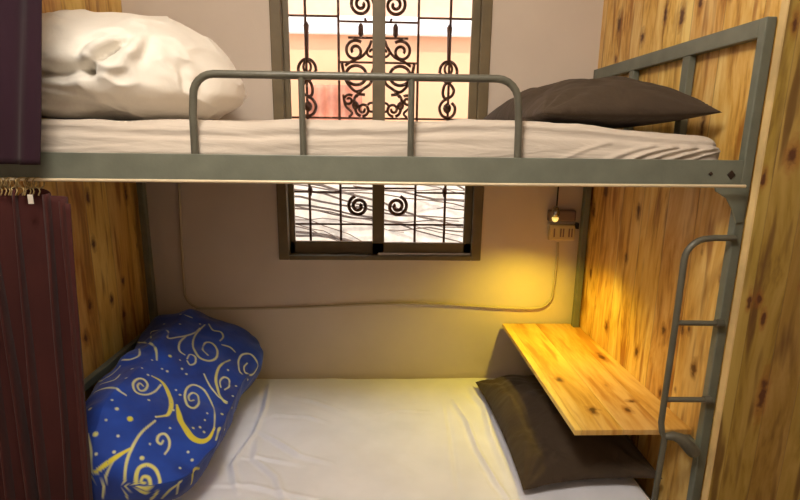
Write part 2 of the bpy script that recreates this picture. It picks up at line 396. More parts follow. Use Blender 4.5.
for s in (-1, 1):
    q = lambda l: [(GC+s*(p[0]-GC), p[1], p[2]) for p in l]
    # lower hooked spirals
    scroll(q(spiral(.093, 1.285, .010, .050, 2.2, 1.85)), .0075)
    # big spirals above
    scroll(q(spiral(.075, 2.185, .008, .055, 2.4, 2.1)), .0065)
    scroll(q([G(.060, 2.128), G(.055, 2.115)]), .005)
    MB().lathe([(.004, 0), (.012, .012), (.012, .045), (.006, .058)], G(s*.078, 2.048), 10).build('finial', M['iron'], gr)
    # scroll band under the top rail
    scroll(q(spiral(.105, 1.990, .012, .047, -.6, 1.45)), .006)
    scroll(q([G(.030, 2.035), G(.045, 2.00), G(.075, 1.965), G(.120, 1.945), G(.150, 1.925)]), .0055)
    scroll(q(spiral(.028, 1.985, .008, .026, 0, 1.2)), .005)
    scroll(q(ring(.100, 1.885, .046, .042)), .0065, True)
    scroll(q([G(.165, 1.94), G(.155, 1.89), G(.140, 1.85), G(.105, 1.815), G(.075, 1.82)]), .006)
    scroll(q([G(.012, 1.93), G(.03, 1.89), G(.035, 1.85), G(.075, 1.82), G(.10, 1.79)]), .006)
    # leafy cluster at the foot of the middle panel
    scroll(q(spiral(.135, 1.775, .006, .026, .4, 1.3)), .0055)
    scroll(q(spiral(.070, 1.735, .006, .030, 2.6, 1.35)), .0055)
    scroll(q([G(.160, 1.80), G(.150, 1.75), G(.120, 1.72), G(.135, 1.70)]), .005)
    scroll(q([G(.060, 1.80), G(.095, 1.80), G(.110, 1.77), G(.100, 1.72), G(.080, 1.705)]), .006)
    MB().lathe([(.004, -.02), (.014, -.012), (.018, 0), (.014, .012), (.004, .02)], G(s*.104, 1.752), 10).build('boss', M['iron'], gr)
    scroll(q(ring(.030, 1.745, .020, n=16)), .005, True)
    # outer spindles and chains
    X = .3215
    MB().lathe([(.004, 0), (.013, .012), (.011, .030), (.009, .06), (.006, .17), (.0035, .178)][::-1], G(s*X, 1.925), 10).build('spindle', M['iron'], gr) if False else \
        MB().lathe([(.005, 1.935), (.008, 1.95), (.010, 2.06), (.013, 2.095), (.006, 2.108)], (GC+s*X, GY, 0), 10).build('spindle', M['iron'], gr)
    scroll(q([G(X-.040, 1.90), G(X-.036, 1.925), G(X-.02, 1.945), G(X, 1.951), G(X+.02, 1.945), G(X+.036, 1.925), G(X+.040, 1.90), G(X+.028, 1.875), G(X+.008, 1.862)]), .006)
    scroll(q(ring(X, 1.918, .017, .024, 18)), .005, True)
    scroll(q([G(X-.036, 1.90), G(X-.018, 1.868), G(X+.012, 1.85), G(X+.028, 1.825), G(X+.018, 1.80), G(X-.010, 1.79), G(X-.022, 1.81), G(X-.016, 1.845), G(X, 1.86)]), .006)
    scroll(q([G(X+.004, 1.79), G(X-.022, 1.775), G(X-.036, 1.745), G(X-.022, 1.712), G(X+.010, 1.703), G(X+.032, 1.72), G(X+.036, 1.75), G(X+.02, 1.77)]), .006)
    MB().lathe([(.004, -.024), (.016, -.014), (.020, 0), (.016, .014), (.004, .024)], G(s*X, 1.745), 12).build('boss', M['iron'], gr)
    MB().lathe([(.004, 1.38), (.012, 1.365), (.010, 1.35), (.005, 1.33)], (GC+s*X, GY, 0), 10).build('boss', M['iron'], gr)

# ------------------------------------------------------------------ outside the window
nb = thing('neighbouring_building', 'orange and white rendered building across the alley behind the window grille', 'building', (0, 3.6, -2.5))
MB().box((-4, 3.5, 1.62), (4, 3.9, 2.50)).build('orange_wall', M['ext_orange'], nb)
MB().box((-4, 3.42, 2.50), (4, 3.9, 2.64)).build('ledge', M['ext_white'], nb)
MB().box((-4, 3.55, 2.64), (4, 3.9, 4.5)).build('upper_wall', M['ext_pink'], nb)
MB().box((-4, 3.45, -2.5), (4, 3.9, 1.62)).build('lower_wall', M['ext_cream'], nb)
aw = tag(grid_mesh('hanging_cloth', np.array([(x, 3.36+.02*math.sin(x*60)+.01*math.sin(z*25), z) for x in np.linspace(-.66, -.18, 90) for z in np.linspace(1.66, 2.06-.0, 12)]) , 90, 12, M['ext_tile']),
         'salmon cloth hanging behind the left half of the grille', 'cloth')
so = aw.modifiers.new('s', 'SOLIDIFY'); so.thickness = .004
struct(MB().box((-4, WY+.16, -2.6), (4, 3.45, -2.5)).build('ground', M['ext_cream']))
r2 = random.Random(3)
tr = thing('bare_shrub', 'tangle of bare greyish branches seen through the lower half of the window', 'shrub', (1.6, 3.1, -2.5))
MB().tube([(1.6, 3.1, -2.5), (1.55, 3.12, -1.5), (1.62, 3.1, -.4), (1.5, 3.12, .5), (1.45, 3.1, 1.2)], [.05, .045, .04, .03, .012], 10).build('trunk', M['bark'], tr)
MB().tube([(-1.3, 3.05, -2.5), (-1.35, 3.1, -1.2), (-1.25, 3.1, .1), (-1.2, 3.08, 1.5)], [.05, .04, .03, .012], 10).build('trunk', M['bark'], tr)
for k in range(44):
    L_ = k % 4 != 0
    x0, x1 = (-1.22, -.3+r2.random()*1.6) if L_ else (1.48, -.6+r2.random()*1.2)
    z0 = 1.50-k*.026; dz = (-.10-r2.random()*.42) if L_ else (.05+r2.random()*.2)
    y0 = 2.9+r2.random()*.35; pts = []
    for i in range(13):
        u = i/12; pts.append((x0+(x1-x0)*u, 3.08+(y0-3.08)*u+.04*math.sin(u*4+k), z0+dz*u+.035*math.sin(u*6+k*1.7)+.01*math.sin(u*23+k)))
    R0 = .006+.010*r2.random()
    MB().tube(pts, [R0*(1-.6*i/12) for i in range(13)], 6).build('branch', M['bark'], tr)

# ------------------------------------------------------------------ bunk bed
XR, XL, W = .951, -1.057, .988
XB = .9305                      # the right end stands very slightly askew
bed = thing('bunk_bed', 'grey-green steel bunk bed with guard rail and side ladder', 'bunk bed', (-.06, .5, 0))
def part(name, mb, m='steel', parent=bed, bevel=.003): return mb.build(name, M[m], parent, bevel)
H = 1.907
for x, y in ((XR, 0.0175), (XB, W-.0175), (XL, .0175), (XL, W-.0175)):
    part('post', MB().box((x-.0135, y-(.0175 if y < .5 else .0175), 0), (x+.0135, y+(.0075 if y < .5 else .0175), H)))
sr = part('side_rail', MB().box((XL+.0135, 0, 1.495), (XR-.0135, .004, 1.560)).box((XL+.0135, .004, 1.495), (XR-.0135, .032, 1.499)).box((XL+.0135, .004, 1.556), (XR-.0135, .018, 1.560)), bevel=.0015)
part('side_rail', MB().box((XL+.0135, W-.032, 1.495), (XB-.0135, W, 1.558)))
def yrail(x, hw, y0, y1, z0, z1):
    xa, xb = (x, x) if x < 0 else (XR, XB)
    return MB().prism([(xa-hw, y0), (xa+hw, y0), (xb+hw, y1), (xb-hw, y1)], 2, z0, z1)
for x in (XL, XR): part('end_rail', yrail(x, .010, .032, W-.035, 1.495, 1.545))
part('side_rail', MB().box((XL+.0135, 0, .30), (XR-.0135, .03, .37))); part('side_rail', MB().box((XL+.0135, W-.03, .30), (XB-.0135, W, .37)))
for x in (XL, XR): part('end_rail', yrail(x, .012, .035, W-.035, .30, .37))
part('bed_board', MB().box((XL+.02, .033, 1.497), (XB-.015, W-.034, 1.510)), 'board')
part('bed_board', MB().box((XL+.02, .032, .33), (XB-.015, W-.032, .345)), 'board')
for x in (XL, XR):
    hb = part('headboard_frame' if x > 0 else 'footboard_frame', yrail(x, .012, .025, W-.035, 1.862, H))
    for y in (.32, .655):
        xx = x if x < 0 else XR+(XB-XR)*y/W
        part('upright', MB().box((xx-.012, y-.017, 1.545), (xx+.012, y+.017, 1.862)), 'steel', hb)
part('footboard_frame', MB().box((XL-.0125, .035, .715), (XL+.0125, W-.035, .745)))
part('headboard_frame', yrail(XR, .0125, .035, W-.035, .675, .7165))
# guard rail: one bent tube with two uprights
gz = 1.752; gpts = [(-.468, .012, 1.556), (-.466, .012, 1.66)]
for i in range(7):
    a = PI-i*PI/12; gpts.append((-.410+.052*math.cos(a), .012, gz-.052+.052*math.sin(a)))
gpts += [(-.2, .012, gz), (.1, .012, gz)]
for i in range(7):
    a = PI/2-i*PI/12; gpts.append((.286+.055*math.cos(a), .012, gz-.055+.055*math.sin(a)))
gpts += [(.346, .012, 1.64), (.348, .012, 1.556)]
gd = part('guard_rail', MB().tube(gpts, .0095, 12), 'steel_dark', bevel=0)
for x in (-.198, .073): part('upright', MB().tube([(x, .012, 1.556), (x, .012, gz-.004)], .008, 12), 'steel_dark', gd, 0)
# gusset, bolts and weld marks
part('corner_bracket', MB().prism([(XR-.018, 1.495), (XR-.085, 1.495), (XR-.080, 1.480), (XR-.050, 1.463), (XR-.030, 1.435), (XR-.012, 1.395), (XR+.005, 1.40), (XR+.005, 1.495)], 1, -.004, .001), bevel=.001)
part('corner_bracket', MB().prism([(XL+.018, 1.489), (XL+.085, 1.489), (XL+.045, 1.462), (XL+.018, 1.415)], 1, .006, .012), bevel=.001)
part('bolt', MB().prism([(XR-.055, 1.523), (XR-.044, 1.535), (XR-.033, 1.523), (XR-.044, 1.511)], 1, -.003, .001), 'rust', bevel=.001)
part('bolt', MB().prism([(XR-.105, 1.525), (XR-.098, 1.531), (XR-.092, 1.525), (XR-.098, 1.519)], 1, -.002, .001), 'rust', bevel=.001)
# ladder on the right front post
lx = .812
lp = [(XR-.010, -.006, 1.357), (.885, -.006, 1.357), (.868, -.006, 1.355)]
for i in range(1, 8):
    a = PI/2+i*PI/14; lp.append((.868+.058*math.cos(a), -.006, 1.297+.058*math.sin(a)))
lp += [(lx-.002, -.006, 1.12), (lx-.004, -.006, .90), (lx-.004, -.006, .815), (lx+.002, -.006, .785), (lx+.012, -.006, .768), (lx+.012, -.006, .74), (lx+.008, -.006, .62), (lx+.008, -.006, .30), (lx+.008, -.006, .25)]
ld = part('ladder', MB().tube(lp, .0085, 12), 'steel_dark', bevel=0)
for z in (1.117, .886):
    part('rung', MB().tube([(lx-.002, -.006, z+.002), (XR-.012, -.006, z)], .0075, 12), 'steel_dark', ld, 0)
    part('rung_socket', MB().tube([(XR-.028, -.006, z), (XR-.008, -.006, z)], .012, 12), 'steel_dark', ld, 0)
part('rung', MB().tube([(lx+.012, -.008, .772), (lx+.032, -.012, .776), (lx+.055, -.014, .768), (.895, -.012, .742), (.915, -.008, .722)], [.010, .013, .016, .019, .020], 12), 'steel_dark', ld, 0)
for z in (.50,): part('rung', MB().tube([(lx+.008, -.006, z), (XR-.012, -.006, z)], .0075, 12), 'steel_dark', ld, 0)

# ------------------------------------------------------------------ mattresses
def slab(name, x0, x1, y0, y1, z0, z1, m, disp, nx=200, ny=110, rr=.035, p=4):
    """closed rounded slab: a box-like superellipsoid ring profile swept; disp(x,y,z,nx,ny,nz) returns offsets"""
    # top and bottom grids joined by rounded edges, param: u along x, v around the yz section
    cx, cy, cz = (x0+x1)/2, (y0+y1)/2, (z0+z1)/2; hx, hy, hz = (x1-x0)/2, (y1-y0)/2, (z1-z0)/2
    sec = []
    def arc(cyy, czz, a0, a1, k=8): return [(cyy+rr*math.cos(a0+(a1-a0)*i/k), czz+rr*math.sin(a0+(a1-a0)*i/k)) for i in range(k+1)]
    hy_, hz_ = hy-rr, hz-rr
    def line(a, b_, k): return [(a[0]+(b_[0]-a[0])*i/k, a[1]+(b_[1]-a[1])*i/k) for i in range(1, k)]
    A = arc(hy_, hz_, PI/2, 0); B = arc(hy_, -hz_, 0, -PI/2); C = arc(-hy_, -hz_, -PI/2, -PI); D = arc(-hy_, hz_, PI, PI/2)
    kz = 10
    sec = A+line(A[-1], B[0], kz)+B+line(B[-1], C[0], 12)+C+line(C[-1], D[0], kz)+D+line(D[-1], A[0], ny)
    sec = np.array(sec); us = np.linspace(-1, 1, nx)
    # round the ends
    end = 1-np.clip((np.abs(us)*hx-(hx-rr))/rr, 0, 1)**2
    end = np.sqrt(np.clip(end, 0, 1))
    V = np.zeros((nx, len(sec), 3))
    V[:, :, 0] = cx+us[:, None]*hx
    V[:, :, 1] = cy+sec[None, :, 0]*(hy_+rr*end[:, None])/hy
    V[:, :, 2] = cz+sec[None, :, 1]*(hz_+rr*end[:, None])/hz
    # cap
    c0 = np.repeat(np.array([[[cx-hx, cy, cz]]]), len(sec), 1); c1 = np.repeat(np.array([[[cx+hx, cy, cz]]]), len(sec), 1)
    mid0 = V[:1]*.5+c0*.5; mid1 = V[-1:]*.5+c1*.5
    V = np.concatenate([c0, mid0, V, mid1, c1])
    V = disp(V)
    return grid_mesh(name, V.reshape(-1, 3), V.shape[0], V.shape[1], m, wrap_v=True)

def disp_up(V):
    x, y, z = V[..., 0], V[..., 1], V[..., 2]
    top = np.clip((z-1.56)/.07, 0, 1)
    front = np.clip((.10-y)/.06, 0, 1)
    z2 = z+top*(.006*fbm(x*3, y*4, 2.2)+.004*fbm(x*9, y*14, .3))
    # the mattress sinks toward the foot
    z2 = z2-top*.030*np.clip((x-.35)/.55, 0, 1)**1.5-top*.012*np.clip((-.3-x)/.6, 0, 1)
    f = .006*fbm(x*2.2, 0, z*18)+.012*np.exp(-((z-(1.612+.006*np.sin(x*5)+.01*(x>0)*x))/.006)**2)*(1)
    # pulled folds near the right front corner
    for xx, am, wd in ((.50, .004, .012), (.62, .006, .016), (.675, .009, .012), (.725, .008, .012), (.78, .009, .013), (.835, .006, .010)):
        f = f-am*np.exp(-((x-xx-(z-1.57)*2.9+.010*np.sin(z*80))/wd)**2)*np.clip((1.625-z)/.02, 0, 1)
    for k in range(6):
        xx = -.98+k*.09
        f = f+.006*np.exp(-((z-1.575-k*.010-.22*(x+.9)**2)/.005)**2)*np.clip((-.45-x)/.3, 0, 1)
    y2 = y+front*f
    return np.stack([x, y2, z2], -1)
tag(slab('mattress', -1.03, .910, .034, .978, 1.512, 1.648, M['sheet_up'], disp_up, nx=420, ny=90, rr=.045),
    'thin upper bunk mattress under a creased off-white sheet', 'mattress')

def disp_low(V):
    x, y, z = V[..., 0], V[..., 1], V[..., 2]
    top = np.clip((z-.40)/.04, 0, 1)
    d = .004*fbm(x*2.5, y*2.5, 4.4, 2)+.0025*fbm(x*7+y*3, y*5, 1.1, 2)
    C = [([(-.53, .93), (-.50, .70), (-.50, .52), (-.53, .33), (-.47, .18)], .010, .011),
         ([(-.50, .55), (-.40, .47), (-.30, .38), (-.18, .33)], .012, .010),
         ([(-.55, .60), (-.45, .66), (-.30, .64), (-.22, .60)], .012, .008),
         ([(-.48, .50), (-.46, .36), (-.36, .26), (-.30, .12)], .012, .008),
         ([(-.60, .36), (-.45, .37), (-.28, .32)], .010, .008),
         ([(-.60, .22), (-.44, .22), (-.30, .17), (-.12, .12)], .012, .009),
         ([(-.02, .66), (.08, .69), (.22, .68)], .010, .004),
         ([(-.45, .84), (-.30, .78), (-.16, .68)], .014, .006),
         ([(.325, .78), (.36, .60), (.37, .40), (.40, .22), (.43, .10)], .008, .010),
         ([(.29, .80), (.28, .50), (.26, .12)], .010, -.004),
         ([(.425, .90), (.435, .80), (.455, .72), (.44, .5), (.45, .2)], .014, .014)]
    for pts, w, h in C: d = d+crease(x, y, pts, w, h)-.6*crease(x+.018, y+.004, pts, w*1.3, h)
    z2 = z+top*d
    front = np.clip((.10-y)/.06, 0, 1)
    y2 = y+front*.006*fbm(x*7, 0, z*4)
    return np.stack([x, y2, z2], -1)
tag(slab('mattress', -1.03, .905, .034, 1.020, .346, .455, M['sheet'], disp_low, nx=520, ny=240, rr=.04),
    'lower bunk mattress covered with a crumpled white sheet', 'mattress')

# ------------------------------------------------------------------ pillows
def pillow(name, c, a, b_, h, rz, m, label, nz, tilt=(0, 0), low=.35, pinch=.07, extra=None, n=110):
    u = np.linspace(-1, 1, n)
    uu, vv = np.meshgrid(u, u, indexing='ij')
    T = np.clip((1-np.abs(uu)**2.6)*(1-np.abs(vv)**2.6), 0, 1)**.55
    X = a*uu*(1-pinch*(1-vv**2)); Y = b_*vv*(1-pinch*(1-uu**2))
    r = np.hypot(X, Y)
    ang = np.arctan2(vv*np.abs(vv), uu*np.abs(uu))
    rad = .0
    for sx in (-1, 1):
        for sy in (-1, 1):
            dx, dy = X-sx*a, Y-sy*b_; rr = np.hypot(dx, dy); aa = np.arctan2(dy, dx)
            rad = rad+.010*np.sin(aa*15+nz)*np.exp(-(rr/.16)**2)*np.clip(T*2, 0, 1)
    wr = rad+T*(.022*fbm(X*6+nz, Y*6, nz, 3)+.004*fbm(X*20, Y*14, nz+3, 2))
    top = h*T+wr
    if extra is not None: top = top+extra(X, Y, T)
    bot = -low*h*T
    V1 = np.stack([X, Y, top], -1); V2 = np.stack([X, Y, bot], -1)
    V = np.concatenate([V1, V2[::-1]], 0)        # ring over u
    ca, sa = math.cos(rz), math.sin(rz)
    x, y, z = V[..., 0], V[..., 1], V[..., 2]
    z = z+tilt[0]*x+tilt[1]*y
    V = np.stack([c[0]+ca*x-sa*y, c[1]+sa*x+ca*y, c[2]+z], -1)
    o = grid_mesh(name, V.reshape(-1, 3), V.shape[0], V.shape[1], m, wrap_u=True)
    return o
tag(pillow('pillow', (.668, .50, 1.680), .250, .410, .112, .02, M['brown'], '', 2.3, tilt=(.02, 0)), 'dark brown pillow on the upper bunk against the headboard', 'pillow')
def flange(X, Y, T):
    return -crease(X, Y, [(-.150, -.30), (-.145, 0), (-.160, .36)], .010, .007)+.005*fbm(X*8, Y*22, 1.5, 3)*np.exp(-((X+.19)/.05)**2)
tag(pillow('pillow', (.690, .515, .502), .235, .375, .105, .03, M['brown'], '', 7.9, tilt=(.05, 0), extra=flange, low=.28), 'dark brown pillow lying on the lower bunk under the wooden shelf', 'pillow')

# ------------------------------------------------------------------ bundled white duvet, upper bunk
def blob(c, rx0, rx1, ry, rzt, rzb, p=2.4, nu=220, nv=300):
    th = np.linspace(0, PI, nu); ph = np.linspace(0, 2*PI, nv, endpoint=False)
    T_, P_ = np.meshgrid(th, ph, indexing='ij')
    dx, dy, dz = np.sin(T_)*np.cos(P_), np.sin(T_)*np.sin(P_), np.cos(T_)
    rx = np.where(dx > 0, rx1, rx0); rz_ = np.where(dz > 0, rzt, rzb)
    r = ((np.abs(dx)/rx)**p+(np.abs(dy)/ry)**p+(np.abs(dz)/rz_)**p)**(-1/p)
    return T_, P_, np.stack([dx, dy, dz], -1), r, np.array(c)
T_, P_, D_, r, c = blob((-.83, .50, 1.765), .34, .372, .40, .222, .14, 2.15)
Vb = c+D_*r[..., None]
x, y, z = Vb[..., 0], Vb[..., 1], Vb[..., 2]
fr = np.clip((.55-y)/.2, 0, 1)
rdg = 1-np.abs(fbm(x*5+z*3, y*4, z*7-x*2, 3))
d = .020*fbm(x*4, y*4, z*4, 2)+.012*(rdg**4-.5)+.010*np.exp(-((z-1.80)/.04)**2)*np.clip((-.78-x)/.05, 0, 1)
def cr(pts, w, h): return fr*(crease(x, z, pts, w, h))
d = d-cr([(-1.10, 1.775), (-.95, 1.762), (-.84, 1.760), (-.775, 1.772)], .020, .060)
d = d-cr([(-.785, 1.775), (-.765, 1.768), (-.75, 1.762)], .015, .07)
d = d-cr([(-.775, 1.77), (-.735, 1.80), (-.690, 1.845), (-.672, 1.865)], .009, .04)
d = d-cr([(-.80, 1.80), (-.77, 1.845), (-.72, 1.868), (-.69, 1.885)], .014, .022)
d = d+cr([(-.76, 1.81), (-.735, 1.84), (-.70, 1.87)], .016, .022)
d = d+cr([(-.735, 1.76), (-.69, 1.79), (-.66, 1.84), (-.65, 1.88)], .016, .026)
d = d-cr([(-.645, 1.80), (-.635, 1.84), (-.64, 1.89)], .012, .016)
d = d-cr([(-1.02, 1.72), (-.90, 1.69), (-.74, 1.672)], .012, .020)
d = d-cr([(-1.02, 1.745), (-.90, 1.725), (-.74, 1.70)], .010, .012)
d = d-cr([(-.56, 1.84), (-.545, 1.78), (-.55, 1.70)], .010, .014)
d = d-cr([(-.52, 1.82), (-.51, 1.76), (-.53, 1.69)], .008, .010)
d = d-cr([(-.99, 1.83), (-.95, 1.80), (-.92, 1.77)], .014, .020)
d = d-cr([(-1.0, 1.86), (-.96, 1.82), (-.93, 1.79)], .010, .014)
Vb = c+D_*(r+d)[..., None]
fl = 1.651
Vb[..., 2] -= .075*np.clip((Vb[..., 0]+.74)/.28, 0, 1)**1.6*np.clip((Vb[..., 2]-1.68)/.2, 0, 1)
Vb[..., 2] = np.where(Vb[..., 2] < fl, fl+(Vb[..., 2]-fl)*.08, Vb[..., 2])
Vb[..., 0] = np.maximum(Vb[..., 0], -1.034)
tag(grid_mesh('duvet', Vb.reshape(-1, 3), Vb.shape[0], Vb.shape[1], M['duvet'], wrap_v=True), 'bundled white duvet heaped at the left end of the upper bunk', 'duvet')

# ------------------------------------------------------------------ blue patterned duvet, lower bunk
def blue_shape(nu=600, nv=600):
    # t along y, s around the section
    t = np.linspace(0, 1, nu); s = np.linspace(0, 2*PI, nv, endpoint=False)
    T_, S_ = np.meshgrid(t, s, indexing='ij')
    y0, y1 = -.0, .990
    k = 2*T_-1
    endf = np.clip(1-np.abs(k)**7.0, 0, 1)**.45
    yy = (y0+y1)/2+k*(y1-y0)/2
    p = 2.5
    cs, sn = np.cos(S_), np.sin(S_)
    rr = (np.abs(cs)**p+np.abs(sn)**p)**(-1/p)
    hw = .245; hh = .200*(.86+.24*T_)
    ex = cs*rr; ez = sn*rr
    cx = -.785-.010*k
    wobx = 1+.05*np.sin(yy*9+1)
    x = cx+ex*hw*wobx*(.35+.65*endf)
    zc = .455+hh*.97
    z = zc+ez*hh*endf
    z = z-np.clip(ez, -.2, 1)*(.17-.05*T_)*np.clip(ex+.25, 0, 1.3)*endf      # slumps to the right
    n = .020*fbm(x*5, yy*5, z*5, 3)
    n = n+.010*np.sin((yy*.8+x*1.4)*34+3*fbm(x*3, yy*3, z*2, 2))*np.clip(fbm(x*3, yy*4, z*3+5, 2)+.2, 0, 1)
    x = x+ex*n*endf; z = z+ez*n*endf
    z = np.where(z < .462, .462+(z-.462)*.05, z)
    x = np.maximum(x, -1.034)
    return np.stack([x, yy, z], -1)
Vb = blue_shape()
STROKES = []
DOTS = []
